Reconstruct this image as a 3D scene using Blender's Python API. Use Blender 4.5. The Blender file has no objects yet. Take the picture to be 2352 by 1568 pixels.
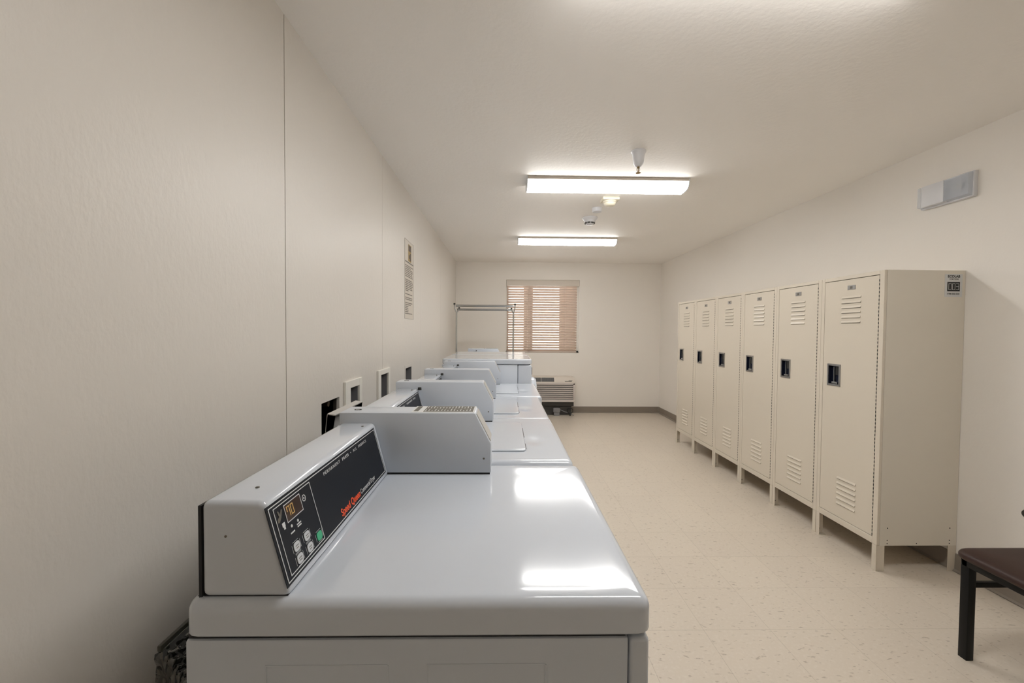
import bpy, bmesh, math, random
from mathutils import Vector, Matrix
random.seed(7)
S = bpy.context.scene
COL = S.collection
# ------------------------------------------------------------------ room dimensions (metres)
XL, XR, YE, YB, HC = -0.794, 2.583, 6.83, -1.6, 2.4735

# ------------------------------------------------------------------ materials
def mat(name, col, rough=.5, metal=0, coat=0, emit=None, es=0, trans=0, spec=None, alpha=None):
    m = bpy.data.materials.new(name); m.use_nodes = True
    b = m.node_tree.nodes['Principled BSDF']
    b.inputs['Base Color'].default_value = (*col, 1)
    b.inputs['Roughness'].default_value = rough
    b.inputs['Metallic'].default_value = metal
    b.inputs['Coat Weight'].default_value = coat
    b.inputs['Coat Roughness'].default_value = .05
    if spec is not None: b.inputs['Specular IOR Level'].default_value = spec
    if trans: b.inputs['Transmission Weight'].default_value = trans
    if alpha is not None: b.inputs['Alpha'].default_value = alpha
    if emit: b.inputs['Emission Color'].default_value = (*emit, 1); b.inputs['Emission Strength'].default_value = es
    return m
def nn(m, t, **kw):
    n = m.node_tree.nodes.new(t)
    for k, v in kw.items(): setattr(n, k, v)
    return n
def lk(m, a, b): m.node_tree.links.new(a, b)
def bump(m, scale=60, strength=.2, dist=.002, stretch=(1, 1, 1), detail=3, mottled=None, patch=None):
    b = m.node_tree.nodes['Principled BSDF']
    tc = nn(m, 'ShaderNodeTexCoord'); mp = nn(m, 'ShaderNodeMapping'); mp.inputs['Scale'].default_value = stretch
    no = nn(m, 'ShaderNodeTexNoise'); no.inputs['Scale'].default_value = scale; no.inputs['Detail'].default_value = detail
    bu = nn(m, 'ShaderNodeBump'); bu.inputs['Strength'].default_value = strength; bu.inputs['Distance'].default_value = dist
    lk(m, tc.outputs['Object'], mp.inputs['Vector']); lk(m, mp.outputs['Vector'], no.inputs['Vector'])
    lk(m, no.outputs['Fac'], bu.inputs['Height']); lk(m, bu.outputs['Normal'], b.inputs['Normal'])
    if mottled:
        n2 = nn(m, 'ShaderNodeTexNoise'); n2.inputs['Scale'].default_value = mottled[0]; n2.inputs['Detail'].default_value = 4
        mx = nn(m, 'ShaderNodeMix', data_type='RGBA'); c = b.inputs['Base Color'].default_value[:3]
        mx.inputs['A'].default_value = (*[q * (1 - mottled[1]) for q in c], 1); mx.inputs['B'].default_value = (*[min(1, q * (1 + mottled[1])) for q in c], 1)
        lk(m, tc.outputs['Object'], n2.inputs['Vector']); lk(m, n2.outputs['Fac'], mx.inputs['Factor']); lk(m, mx.outputs['Result'], b.inputs['Base Color'])
    return m
WALLC = (.76, .72, .665)
M = {}
M['wall'] = bump(mat('painted_wall', (.70, .665, .615), .42), 75, .5, .0022, (1, 1, .55), 3, (1.2, .02))  # left wall: colour held darker to offset the stronger light on it
M['wall_r'] = bump(mat('painted_wall_matte_lifted', (.83, .795, .745), .6), 70, .3, .0015, (1, 1, 1), 3, (1.2, .02))  # other walls: colour lifted above the left wall to offset weaker light
M['ceiling'] = bump(mat('ceiling_paint', (.92, .895, .86), .62), 45, .45, .003, (1, 1, 1), 3, (1.5, .015))
M['gap'] = mat('dark_gap', (.05, .04, .03), .9)
M['base'] = bump(mat('vinyl_baseboard', (.24, .205, .17), .5), 30, .05)
M['white'] = bump(mat('white_enamel', (.55, .59, .65), .11, coat=.25), 12, .012, .001, (1, 1, 1), 1)
M['white2'] = bump(mat('white_enamel_textured', (.55, .59, .65), .3), 180, .1, .0005)
M['line'] = mat('dark_seam', (.012, .012, .014), .7)
M['panel'] = bump(mat('black_control_film', (.008, .010, .015), .38, spec=.22), 20, .01)
M['print'] = mat('white_print', (.62, .64, .66), .4)
M['orange'] = mat('orange_print', (.85, .10, .03), .4)
M['amber'] = mat('amber_display', (.3, .18, .04), .4, emit=(1, .66, .28), es=.15)
M['disp'] = mat('display_window', (.035, .015, .008), .12)
M['btn'] = mat('white_button', (.55, .57, .6), .4)
M['green'] = mat('green_button', (.05, .42, .22), .35)
M['locker'] = bump(mat('cream_locker_enamel', (.67, .61, .515), .27), 130, .05, .0004, (1, 1, 1), 2, (3, .012))
M['lockside'] = bump(mat('locker_side_enamel_lifted', (.72, .675, .59), .36), 130, .06, .0004, (1, 1, 1), 2, (3, .02))  # locker sides: enamel made paler than the fronts to offset dim light there
M['steel'] = bump(mat('brushed_steel', (.42, .42, .42), .33, 1), 90, .08, .0005)
M['chrome'] = mat('chrome_tube', (.55, .57, .58), .16, 1)
M['blued'] = mat('dark_blue_recess', (.02, .025, .05), .25, .6)
M['label'] = mat('label_paper', (.62, .63, .63), .5)
M['ink'] = mat('black_ink', (.01, .01, .01), .5)
M['greyink'] = mat('grey_ink', (.13, .12, .10), .6)
M['gold'] = mat('gold_ink', (.33, .22, .05), .5)
M['brown'] = mat('brown_ink', (.07, .04, .02), .5)
M['paper'] = mat('poster_sheet', (.60, .55, .48), .35)
M['plastic'] = bump(mat('white_plastic', (.70, .71, .74), .35), 60, .02)
M['flange'] = bump(mat('outlet_flange_plastic', (.80, .78, .72), .45), 60, .02)
M['cream'] = bump(mat('cream_plastic', (.72, .67, .54), .4), 60, .02)
M['fixture'] = mat('fixture_metal', (.45, .40, .34), .4)
M['endcap'] = mat('fixture_end_cap', (.55, .58, .60), .3)
M['blind'] = bump(mat('blind_slat', (.78, .68, .61), .5), 40, .02)
M['vinyl'] = mat('vinyl_frame', (.75, .74, .70), .4)
M['acbody'] = bump(mat('ac_beige_plastic', (.66, .60, .53), .45), 50, .03)
M['acface'] = bump(mat('ac_front_plastic', (.60, .55, .52), .45), 50, .03)
M['acdark'] = mat('ac_dark_grille', (.06, .058, .055), .6)
M['rubber'] = mat('black_rubber', (.018, .018, .016), .55)
M['binblk'] = mat('black_bin_plastic', (.022, .024, .018), .35)
M['bag'] = bump(mat('black_plastic_film', (.055, .055, .05), .14, .6, coat=1), 70, .35, .002)
M['binrim'] = mat('dark_bin_rim', (.05, .05, .04), .35)
M['seat'] = bump(mat('brown_vinyl', (.036, .017, .013), .5, spec=.3), 220, .25, .0006)
M['chairmetal'] = bump(mat('black_powder_coat', (.005, .005, .005), .45, spec=.22), 150, .05)
M['grey'] = mat('grey_box_plastic', (.22, .22, .23), .5)
M['cavity'] = mat('dark_cavity', (.025, .022, .018), .9)
M['sheet'] = bump(mat('grey_sheet_metal', (.50, .49, .47), .35, .2), 40, .1, .001)
M['brass'] = mat('brass', (.35, .25, .13), .35, 1)
M['lamp'] = mat('fluorescent_diffuser', (.9, .9, .88), .4, emit=(1.0, .985, .96), es=18.5)
M['lampside'] = mat('fluorescent_diffuser_side', (.9, .9, .88), .4, emit=(1.0, .985, .96), es=8.5)
M['ground'] = bump(mat('concrete_ground', (.6, .58, .54), .9), 8, .2)
M['post'] = mat('added_post_brown', (.22, .17, .13), .8)
g = mat('window_glass', (1, 1, 1), .0, trans=1.0); g.node_tree.nodes['Principled BSDF'].inputs['IOR'].default_value = 1.05; M['glass'] = g
M['clear'] = mat('clear_lens', (.75, .8, .88), .08, alpha=.35)
# translucent slats so daylight glows through them
def slat_mat():
    m = M['blind']; t = m.node_tree; b = t.nodes['Principled BSDF']; out = t.nodes['Material Output']
    tr = nn(m, 'ShaderNodeBsdfTranslucent'); tr.inputs['Color'].default_value = (.75, .62, .52, 1)
    mx = nn(m, 'ShaderNodeMixShader'); mx.inputs[0].default_value = .3
    lk(m, b.outputs[0], mx.inputs[1]); lk(m, tr.outputs[0], mx.inputs[2]); lk(m, mx.outputs[0], out.inputs['Surface'])
slat_mat()
# vinyl composition tile floor
def floor_mat():
    m = mat('vinyl_composition_tile', (.5, .43, .35), .3); b = m.node_tree.nodes['Principled BSDF']
    tc = nn(m, 'ShaderNodeTexCoord')
    br = nn(m, 'ShaderNodeTexBrick'); br.offset = 0; br.inputs['Scale'].default_value = 1
    br.inputs['Brick Width'].default_value = .3048; br.inputs['Row Height'].default_value = .3048
    br.inputs['Mortar Size'].default_value = .0009; br.inputs['Mortar Smooth'].default_value = .3
    br.inputs['Color1'].default_value = (.62, .55, .465, 1); br.inputs['Color2'].default_value = (.64, .57, .48, 1); br.inputs['Mortar'].default_value = (.43, .38, .31, 1)
    lk(m, tc.outputs['Object'], br.inputs['Vector'])
    # long streaky flecks
    mp = nn(m, 'ShaderNodeMapping'); mp.inputs['Scale'].default_value = (1.0, 2.4, 1); mp.inputs['Rotation'].default_value = (0, 0, .5)
    wn = nn(m, 'ShaderNodeTexNoise'); wn.inputs['Scale'].default_value = 2.6
    add = nn(m, 'ShaderNodeMix', data_type='RGBA'); add.inputs['Factor'].default_value = .12
    lk(m, tc.outputs['Object'], add.inputs['A']); lk(m, wn.outputs['Color'], add.inputs['B']); lk(m, add.outputs['Result'], mp.inputs['Vector'])
    no = nn(m, 'ShaderNodeTexNoise'); no.inputs['Scale'].default_value = 42; no.inputs['Detail'].default_value = 2
    lk(m, mp.outputs['Vector'], no.inputs['Vector'])
    cr = nn(m, 'ShaderNodeValToRGB'); cr.color_ramp.elements[0].position = .63; cr.color_ramp.elements[1].position = .71
    cr.color_ramp.elements[0].color = (0, 0, 0, 1); cr.color_ramp.elements[1].color = (1, 1, 1, 1)
    lk(m, no.outputs['Fac'], cr.inputs['Fac'])
    mx = nn(m, 'ShaderNodeMix', data_type='RGBA'); mx.inputs['B'].default_value = (.36, .30, .24, 1)
    fm = nn(m, 'ShaderNodeMath', operation='MULTIPLY'); fm.inputs[1].default_value = .7
    lk(m, cr.outputs['Color'], fm.inputs[0]); lk(m, fm.outputs[0], mx.inputs['Factor']); lk(m, br.outputs['Color'], mx.inputs['A'])
    # pale mottling
    n2 = nn(m, 'ShaderNodeTexNoise'); n2.inputs['Scale'].default_value = 70; n2.inputs['Detail'].default_value = 2
    lk(m, tc.outputs['Object'], n2.inputs['Vector'])
    c2 = nn(m, 'ShaderNodeValToRGB'); c2.color_ramp.elements[0].position = .5; c2.color_ramp.elements[1].position = .75
    lk(m, n2.outputs['Fac'], c2.inputs['Fac'])
    f2 = nn(m, 'ShaderNodeMath', operation='MULTIPLY'); f2.inputs[1].default_value = .25; lk(m, c2.outputs['Color'], f2.inputs[0])
    m2 = nn(m, 'ShaderNodeMix', data_type='RGBA'); m2.inputs['B'].default_value = (.76, .71, .64, 1)
    lk(m, f2.outputs[0], m2.inputs['Factor']); lk(m, mx.outputs['Result'], m2.inputs['A']); lk(m, m2.outputs['Result'], b.inputs['Base Color'])
    n3 = nn(m, 'ShaderNodeTexNoise'); n3.inputs['Scale'].default_value = 6
    lk(m, tc.outputs['Object'], n3.inputs['Vector'])
    bu = nn(m, 'ShaderNodeBump'); bu.inputs['Strength'].default_value = .05; bu.inputs['Distance'].default_value = .01
    lk(m, n3.outputs['Fac'], bu.inputs['Height']); lk(m, bu.outputs['Normal'], b.inputs['Normal'])
    return m
M['floor'] = floor_mat()

# ------------------------------------------------------------------ mesh builder
class MB:
    def __init__(s): s.bm = bmesh.new(); s.mats = []
    def mi(s, m):
        m = M[m]
        if m not in s.mats: s.mats.append(m)
        return s.mats.index(m)
    def _merge(s, t, m, smooth=True):
        i = s.mi(m)
        for f in t.faces: f.material_index = i; f.smooth = smooth
        me = bpy.data.meshes.new('tmp'); t.to_mesh(me); t.free(); s.bm.from_mesh(me); bpy.data.meshes.remove(me)
    def box(s, x0, x1, y0, y1, z0, z1, m='white', bev=0, seg=2, rot=None):
        t = bmesh.new(); bmesh.ops.create_cube(t, size=1)
        for v in t.verts: v.co = Vector(((x0 + x1) / 2 + v.co.x * (x1 - x0), (y0 + y1) / 2 + v.co.y * (y1 - y0), (z0 + z1) / 2 + v.co.z * (z1 - z0)))
        if bev: bmesh.ops.bevel(t, geom=t.edges[:] , offset=bev, segments=seg, affect='EDGES', profile=.5)
        if rot: bmesh.ops.rotate(t, verts=t.verts, cent=rot[0], matrix=Matrix.Rotation(rot[1], 3, rot[2]))
        s._merge(t, m); return s
    def prism(s, pts, axis, a, b, m='white', bev=0, seg=3):
        """pts: outline in the other two axes (X,Z for 'Y'; Y,Z for 'X'; X,Y for 'Z'), extruded a..b"""
        t = bmesh.new()
        def P(p, q): return {'Y': (p[0], q, p[1]), 'X': (q, p[0], p[1]), 'Z': (p[0], p[1], q)}[axis]
        va = [t.verts.new(P(p, a)) for p in pts]; vb = [t.verts.new(P(p, b)) for p in pts]; n = len(pts)
        t.faces.new(va); t.faces.new(vb[::-1])
        for i in range(n): t.faces.new((va[i], vb[i], vb[(i + 1) % n], va[(i + 1) % n]))
        bmesh.ops.recalc_face_normals(t, faces=t.faces)
        if bev: bmesh.ops.bevel(t, geom=t.edges[:], offset=bev, segments=seg, affect='EDGES', profile=.5)
        s._merge(t, m); return s
    def lathe(s, prof, c, m='white', axis='Z', n=24):
        """prof: list of (r, h) from start to end, around axis through c"""
        t = bmesh.new(); R = []
        for r, h in prof:
            ring = []
            for k in range(n):
                a = 2 * math.pi * k / n; u, w = r * math.cos(a), r * math.sin(a)
                p = {'Z': (u, w, h), 'X': (h, u, w), 'Y': (u, h, w)}[axis]
                ring.append(t.verts.new((c[0] + p[0], c[1] + p[1], c[2] + p[2])))
            R.append(ring)
        for i in range(len(R) - 1):
            for k in range(n): t.faces.new((R[i][k], R[i][(k + 1) % n], R[i + 1][(k + 1) % n], R[i + 1][k]))
        t.faces.new(R[0][::-1]); t.faces.new(R[-1])
        bmesh.ops.recalc_face_normals(t, faces=t.faces)
        s._merge(t, m); return s
    def tube(s, pts, r, m='chrome', n=10):
        t = bmesh.new(); pts = [Vector(p) for p in pts]; R = []
        for i, p in enumerate(pts):
            d = (pts[min(i + 1, len(pts) - 1)] - pts[max(i - 1, 0)]).normalized()
            u = d.cross(Vector((0, 0, 1)) if abs(d.z) < .9 else Vector((0, 1, 0))).normalized(); w = d.cross(u)
            R.append([t.verts.new(p + u * r * math.cos(2 * math.pi * k / n) + w * r * math.sin(2 * math.pi * k / n)) for k in range(n)])
        for i in range(len(R) - 1):
            for k in range(n): t.faces.new((R[i][k], R[i][(k + 1) % n], R[i + 1][(k + 1) % n], R[i + 1][k]))
        t.faces.new(R[0][::-1]); t.faces.new(R[-1]); bmesh.ops.recalc_face_normals(t, faces=t.faces)
        s._merge(t, m); return s
    def quad(s, o, u, v, a, b, c, d, lift, m, th=.0006):
        """thin printed rectangle on the plane o + u*U + v*V, corners (a,b)-(c,d), raised by lift"""
        o, u, v = Vector(o), Vector(u).normalized(), Vector(v).normalized(); n = u.cross(v)
        t = bmesh.new()
        lo = [t.verts.new(o + u * x + v * y + n * lift) for x, y in ((a, b), (c, b), (c, d), (a, d))]
        hi = [t.verts.new(q.co + n * th) for q in lo]
        t.faces.new(hi); t.faces.new(lo[::-1])
        for i in range(4): t.faces.new((lo[i], lo[(i + 1) % 4], hi[(i + 1) % 4], hi[i]))
        s._merge(t, m, False); return s
    def poly(s, o, u, v, pts, lift, m, th=.0006):
        o, u, v = Vector(o), Vector(u).normalized(), Vector(v).normalized(); n = u.cross(v)
        t = bmesh.new()
        lo = [t.verts.new(o + u * x + v * y + n * lift) for x, y in pts]; hi = [t.verts.new(q.co + n * th) for q in lo]
        t.faces.new(hi); t.faces.new(lo[::-1]); k = len(pts)
        for i in range(k): t.faces.new((lo[i], lo[(i + 1) % k], hi[(i + 1) % k], hi[i]))
        bmesh.ops.recalc_face_normals(t, faces=t.faces)
        s._merge(t, m, False); return s
    def frame(s, o, u, v, a, b, c, d, w, lift, m):
        s.quad(o, u, v, a, b, c, b + w, lift, m); s.quad(o, u, v, a, d - w, c, d, lift, m)
        s.quad(o, u, v, a, b + w, a + w, d - w, lift, m); s.quad(o, u, v, c - w, b + w, c, d - w, lift, m); return s
    def text(s, txt, o, u, v, x, y, size, lift, m, width=None, shear=0, spacing=1, bold=0):
        cu = bpy.data.curves.new('txt', 'FONT'); cu.body = txt; cu.size = size; cu.extrude = .0004; cu.shear = shear; cu.space_character = spacing; cu.offset = bold
        ob = bpy.data.objects.new('txt', cu); COL.objects.link(ob)
        dg = bpy.context.evaluated_depsgraph_get(); me = bpy.data.meshes.new_from_object(ob.evaluated_get(dg))
        bpy.data.objects.remove(ob); bpy.data.curves.remove(cu)
        xs = [q.co.x for q in me.vertices]
        k = 1 if not width else width / (max(xs) - min(xs))
        U, V = Vector(u).normalized(), Vector(v).normalized(); N = U.cross(V); O = Vector(o); x0 = min(xs)
        for q in me.vertices: q.co = O + U * (x + (q.co.x - x0) * k) + V * (y + q.co.y) + N * (lift + q.co.z)
        t = bmesh.new(); t.from_mesh(me); bpy.data.meshes.remove(me); s._merge(t, m, False); return s
    def slab(s, x0, x1, y0, y1, z0, z1, m='white', rc=.02, r=.02, n=6, disp=None, steps=14):
        """pressed sheet top: plan corners rc, rolled edge r, inner rings carry disp(x,y)->dz"""
        t = bmesh.new(); rings = []
        def ring(ins, z):
            a0, a1, b0, b1 = x0 + ins, x1 - ins, y0 + ins, y1 - ins; rr = max(rc - ins, .002); R = []
            for cx, cy, st in ((a1 - rr, b1 - rr, 0), (a0 + rr, b1 - rr, 90), (a0 + rr, b0 + rr, 180), (a1 - rr, b0 + rr, 270)):
                arc = [(cx + rr * math.cos(math.radians(st + 90 * k / 4)), cy + rr * math.sin(math.radians(st + 90 * k / 4))) for k in range(5)]
                R.append(arc)
            pts = []
            for i in range(4):
                pts += R[i]; p, q = R[i][-1], R[(i + 1) % 4][0]
                for k in range(1, 24): f = k / 24; pts.append((p[0] + (q[0] - p[0]) * f, p[1] + (q[1] - p[1]) * f))
            return [t.verts.new((px, py, z + (disp(px, py) if disp and ins >= r else 0))) for px, py in pts]
        rings.append(ring(.004, z0)); rings.append(ring(0, z0 + .004)); rings.append(ring(0, z1 - r))
        for k in range(1, n + 1): a = math.pi / 2 * k / n; rings.append(ring(r * (1 - math.cos(a)), z1 - r + r * math.sin(a)))
        L = min(x1 - x0, y1 - y0) / 2 - .004
        for k in range(1, steps + 1): rings.append(ring(r + (L - r) * (k / steps), z1))
        for i in range(len(rings) - 1):
            A, B = rings[i], rings[i + 1]; c = len(A)
            for k in range(c): t.faces.new((A[k], A[(k + 1) % c], B[(k + 1) % c], B[k]))
        t.faces.new(rings[-1]); t.faces.new(rings[0][::-1])
        bmesh.ops.recalc_face_normals(t, faces=t.faces); s._merge(t, m); return s
    def build(s, name, parent=None, origin=None, angle=35):
        me = bpy.data.meshes.new(name)
        off = Vector(origin) if origin is not None else (parent_loc(parent) if parent else Vector((0, 0, 0)))
        bmesh.ops.translate(s.bm, verts=s.bm.verts, vec=-off)
        s.bm.to_mesh(me); s.bm.free()
        for m in s.mats: me.materials.append(m)
        me.set_sharp_from_angle(angle=math.radians(angle))
        o = bpy.data.objects.new(name, me); COL.objects.link(o)
        if parent: o.parent = parent
        else: o.location = off
        return o
def parent_loc(o):
    v = Vector((0, 0, 0))
    while o: v += o.location; o = o.parent
    return v
def tag(o, label, cat, group=None):
    o['label'] = label; o['category'] = cat
    if group: o['group'] = group
    return o
def thing(name, label, cat, loc, group=None):
    o = bpy.data.objects.new(name, None); COL.objects.link(o); o.location = loc; o.empty_display_size = .1
    return tag(o, label, cat, group)
def struct(o): o['kind'] = 'structure'; return o
def copy_tree(o, parent=None):
    c = o.copy(); COL.objects.link(c); c.parent = parent
    for ch in list(o.children): copy_tree(ch, c)
    return c

# ------------------------------------------------------------------ setting
struct(MB().box(XL - .2, XR + .2, YB - .2, YE + .12, -.1, 0, 'floor').build('floor'))
struct(MB().box(XL - .2, XR + .2, YB - .2, YE + .12, HC, HC + .1, 'ceiling').build('ceiling'))
def wall_cells(mb, f, a0, a1, z0, z1, holes, m):
    """fill rectangle a0..a1 x z0..z1 with boxes leaving holes (a0,a1,z0,z1)"""
    cuts = sorted({a0, a1, *[h[0] for h in holes], *[h[1] for h in holes]}); cuts = [c for c in cuts if a0 <= c <= a1]
    for p, q in zip(cuts, cuts[1:]):
        hs = sorted([h for h in holes if h[0] <= p + 1e-6 and h[1] >= q - 1e-6], key=lambda h: h[2]); z = z0
        for h in hs:
            if h[2] > z: f(mb, p, q, z, h[2], m)
            z = h[3]
        if z < z1: f(mb, p, q, z, z1, m)
HOLES = [(1.815, 2.012, .84, 1.025), (2.128, 2.262, .84, 1.052), (2.655, 2.825, .84, 1.062), (3.352, 3.568, .84, 1.04)]
wl = MB()
edges = [YB - .1, 1.5245, 2.7215, 3.966, 5.17, YE]
gaps = [0, .0045, .0032, .0022, .0018, 0]
for i in range(5):
    a = edges[i] + gaps[i] / 2; b = edges[i + 1] - gaps[i + 1] / 2
    hs = [(max(h[0], a), min(h[1], b), h[2], h[3]) for h in HOLES if h[0] < b and h[1] > a]
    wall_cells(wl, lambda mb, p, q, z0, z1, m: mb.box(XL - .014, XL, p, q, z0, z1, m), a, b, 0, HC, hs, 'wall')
wall_cells(wl, lambda mb, p, q, z0, z1, m: mb.box(XL - .03, XL - .0145, p, q, z0, z1, m), YB - .1, YE, 0, HC, HOLES, 'gap')
wl.box(XL - .2, XL - .15, YB - .1, YE, 0, HC, 'cavity')
struct(wl.build('wall_left'))
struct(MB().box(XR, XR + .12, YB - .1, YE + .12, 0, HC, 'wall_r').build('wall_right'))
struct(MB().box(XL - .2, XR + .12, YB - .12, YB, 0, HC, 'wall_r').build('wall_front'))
wb = MB(); WX0, WX1, WZ0, WZ1 = .03, 1.238, .985, 2.188
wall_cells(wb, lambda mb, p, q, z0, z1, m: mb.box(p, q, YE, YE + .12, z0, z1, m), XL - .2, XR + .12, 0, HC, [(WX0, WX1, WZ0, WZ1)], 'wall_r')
struct(wb.build('wall_back'))
def cove(a, b, axis, name):
    mb = MB()
    if axis == 'X': mb.prism([(YE - .011, 0), (YE - .018, .004), (YE - .007, .014), (YE - .006, .098), (YE - .003, .102), (YE - .0005, .102), (YE - .0005, 0)], 'X', a, b, 'base')
    elif axis == 'R': mb.prism([(XR - .011, 0), (XR - .018, .004), (XR - .007, .014), (XR - .006, .098), (XR - .003, .102), (XR - .0005, .102), (XR - .0005, 0)], 'Y', a, b, 'base')
    else: mb.prism([(XL + .011, 0), (XL + .018, .004), (XL + .007, .014), (XL + .006, .098), (XL + .003, .102), (XL + .0005, .102), (XL + .0005, 0)], 'Y', a, b, 'base')
    struct(mb.build(name))
cove(XL, XR - .0115, 'X', 'baseboard_back'); cove(YB, YE, 'R', 'baseboard_right'); cove(YB, YE - .018, 'L', 'baseboard_left')
# window: vinyl slider in the end wall
w = MB()
fy0, fy1 = YE + .06, YE + .11
w.box(WX0, WX0 + .04, fy0, fy1, WZ0, WZ1, 'vinyl', .004).box(WX1 - .04, WX1, fy0, fy1, WZ0, WZ1, 'vinyl', .004)
w.box(WX0, WX1, fy0, fy1, WZ0, WZ0 + .04, 'vinyl', .004).box(WX0, WX1, fy0, fy1, WZ1 - .04, WZ1, 'vinyl', .004)
w.box(.385, .43, fy0, fy1, WZ0, WZ1, 'vinyl', .004)
win = struct(w.build('window_1'))
MB().box(WX0 + .04, WX1 - .04, fy0 + .02, fy0 + .026, WZ0 + .04, WZ1 - .04, 'glass').build('glass_pane', win)
MB().box(WX0, WX1, YE + .002, YE + .058, WZ0 - .004, WZ0 + .004, 'vinyl').build('window_sill', win)
# outside ground, plus posts added to make the dark bands in the blind
struct(MB().box(-8, 9, YE + .2, 30, -.2, -.1, 'ground').build('ground'))
for k, (a, b, l) in enumerate(((.345, .50, 'added brown post darkening the left part of the window blind from outside'), (.985, 1.26, 'added broad brown post darkening the right part of the window blind from outside'))):
    tag(MB().box(a, b, YE + .45, YE + .62, -.1, 2.9, 'post', .01).build('added_post', origin=((a + b) / 2, YE + .53, -.1)), l, 'post')

# blind
bl = thing('window_blind', 'beige horizontal slat blind hanging in the window of the far wall', 'window blind', ((WX0 + WX1) / 2, YE + .03, WZ0))
MB().prism([(YE - .012, WZ1 - .098), (YE - .012, WZ1 - .012), (YE - .004, WZ1 - .003), (YE + .045, WZ1 - .003), (YE + .045, WZ1 - .098)], 'X', WX0 + .004, WX1 - .004, 'acbody', .002, 1).build('valance', bl)
sl = MB(); z = WZ0 + .045; k = 0
ang = math.radians(42); hw = .025
while z < WZ1 - .10:
    c, s_ = math.cos(ang), math.sin(ang); y = YE + .026
    sl.prism([(y - hw * c, z + hw * s_), (y - hw * c + .003 * s_, z + hw * s_ + .002), (y + hw * c + .003 * s_, z - hw * s_ + .002), (y + hw * c, z - hw * s_)][::-1], 'X', WX0 + .012, WX1 - .038, 'blind'); z += .0415
sl.build('slats', bl)
MB().box(WX0 + .012, WX1 - .038, YE + .004, YE + .05, WZ0 + .006, WZ0 + .022, 'blind', .004).build('bottom_rail', bl)
for x in (.39, .575, .80, 1.01):
    MB().tube([(x, YE - .002, WZ0 + .02), (x, YE - .002, WZ1 - .1)], .0012, 'blind', 6).build('ladder_cord', bl)

# ------------------------------------------------------------------ ceiling lights
def light(yc, label):
    t = thing('ceiling_light', label, 'ceiling light', (.753, yc, HC), 'long tube lights across the ceiling')
    x0, x1 = .158, 1.348
    MB().box(x0 + .004, x1 - .004, yc - .10, yc + .10, HC - .022, HC - .0005, 'fixture', .002).build('housing', t)
    prof = [(yc - .096, HC - .021), (yc - .094, HC - .038), (yc - .083, HC - .056), (yc - .062, HC - .068), (yc - .03, HC - .073), (yc + .03, HC - .073), (yc + .062, HC - .068), (yc + .083, HC - .056), (yc + .094, HC - .038), (yc + .096, HC - .021)]
    df = MB().prism(prof, 'X', x0 + .006, x1 - .006, 'lamp'); si = df.mi('lampside')
    for fc in df.bm.faces:
        fc.normal_update()
        if abs(fc.normal.y) > .8: fc.material_index = si
    df.build('diffuser', t, angle=50)
    for a, b in ((x0, x0 + .006), (x1 - .006, x1)):
        MB().prism([(p[0] + (.003 if p[0] > yc else -.003), p[1] - .003) for p in prof] + [(yc + .1, HC - .001), (yc - .1, HC - .001)], 'X', a, b, 'endcap').build('end_cap', t)
light(3.13, 'long lit tube light across the ceiling, nearest one in view')
light(5.07, 'long lit tube light across the ceiling, the farther and smaller one')
light(1.20, 'long lit tube light on the ceiling just above the picture edge')

# ------------------------------------------------------------------ ceiling devices
t = thing('sprinkler_head', 'white fire sprinkler hanging from the ceiling before the nearest tube light', 'sprinkler', (.83, 2.6, HC))
c = (.83, 2.6, HC)
MB().lathe([(.046, -.0005), (.046, -.006), (.042, -.010), (.036, -.03), (.033, -.06), (.030, -.078), (.020, -.092), (.012, -.096), (.001, -.096)], c, 'plastic').build('escutcheon', t)
sp = MB().lathe([(.008, -.095), (.008, -.104), (.003, -.107), (.003, -.132), (.001, -.133)], c, 'brass', n=10)
sp.lathe([(.015, -.133), (.015, -.135), (.004, -.138)], c, 'brass', n=16); sp.tube([(.823, 2.6, HC - .1), (.82, 2.6, HC - .115), (.827, 2.6, HC - .133)], .0015, 'brass', 6).tube([(.837, 2.6, HC - .1), (.84, 2.6, HC - .115), (.833, 2.6, HC - .133)], .0015, 'brass', 6)
sp.build('nozzle', t)
t = thing('alarm_strobe', 'cream ceiling alarm unit just below the nearest tube light', 'smoke alarm', (.885, 3.52, HC))
MB().box(.815, .955, 3.46, 3.58, HC - .026, HC - .0005, 'cream', .006).build('base_plate', t)
MB().lathe([(.056, -.024), (.056, -.036), (.050, -.040), (.050, -.046), (.044, -.058), (.03, -.066), (.001, -.068)], (.885, 3.52, HC), 'cream').build('alarm_dome', t)
t = thing('ceiling_junction_cover', 'small plain white round cover on the ceiling beside the smoke detector', 'ceiling cover', (.84, 3.8, HC))
MB().lathe([(.044, -.0005), (.044, -.03), (.040, -.036), (.001, -.037)], (.84, 3.8, HC), 'plastic').build('cover', t)
t = thing('smoke_detector', 'round white smoke detector with dark slots between the two tube lights', 'smoke detector', (.84, 4.12, HC))
MB().lathe([(.074, -.0005), (.074, -.010), (.066, -.02), (.060, -.024), (.052, -.046), (.048, -.050), (.001, -.050)], (.84, 4.12, HC), 'plastic').build('detector_body', t)
mb = MB()
for k in range(8):
    a = k * math.pi / 4 + .39
    mb.box(.84 - .013, .84 + .013, 4.12 - .046 - .003, 4.12 - .046 + .003, HC - .062, HC - .049, 'acdark', 0, 2, (Vector((.84, 4.12, HC)), a, 'Z'))
mb.build('sensing_slots', t)
MB().lathe([(.040, -.049), (.040, -.064), (.030, -.072), (.001, -.074)], (.84, 4.12, HC), 'plastic').build('sensor_cap', t)

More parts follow.
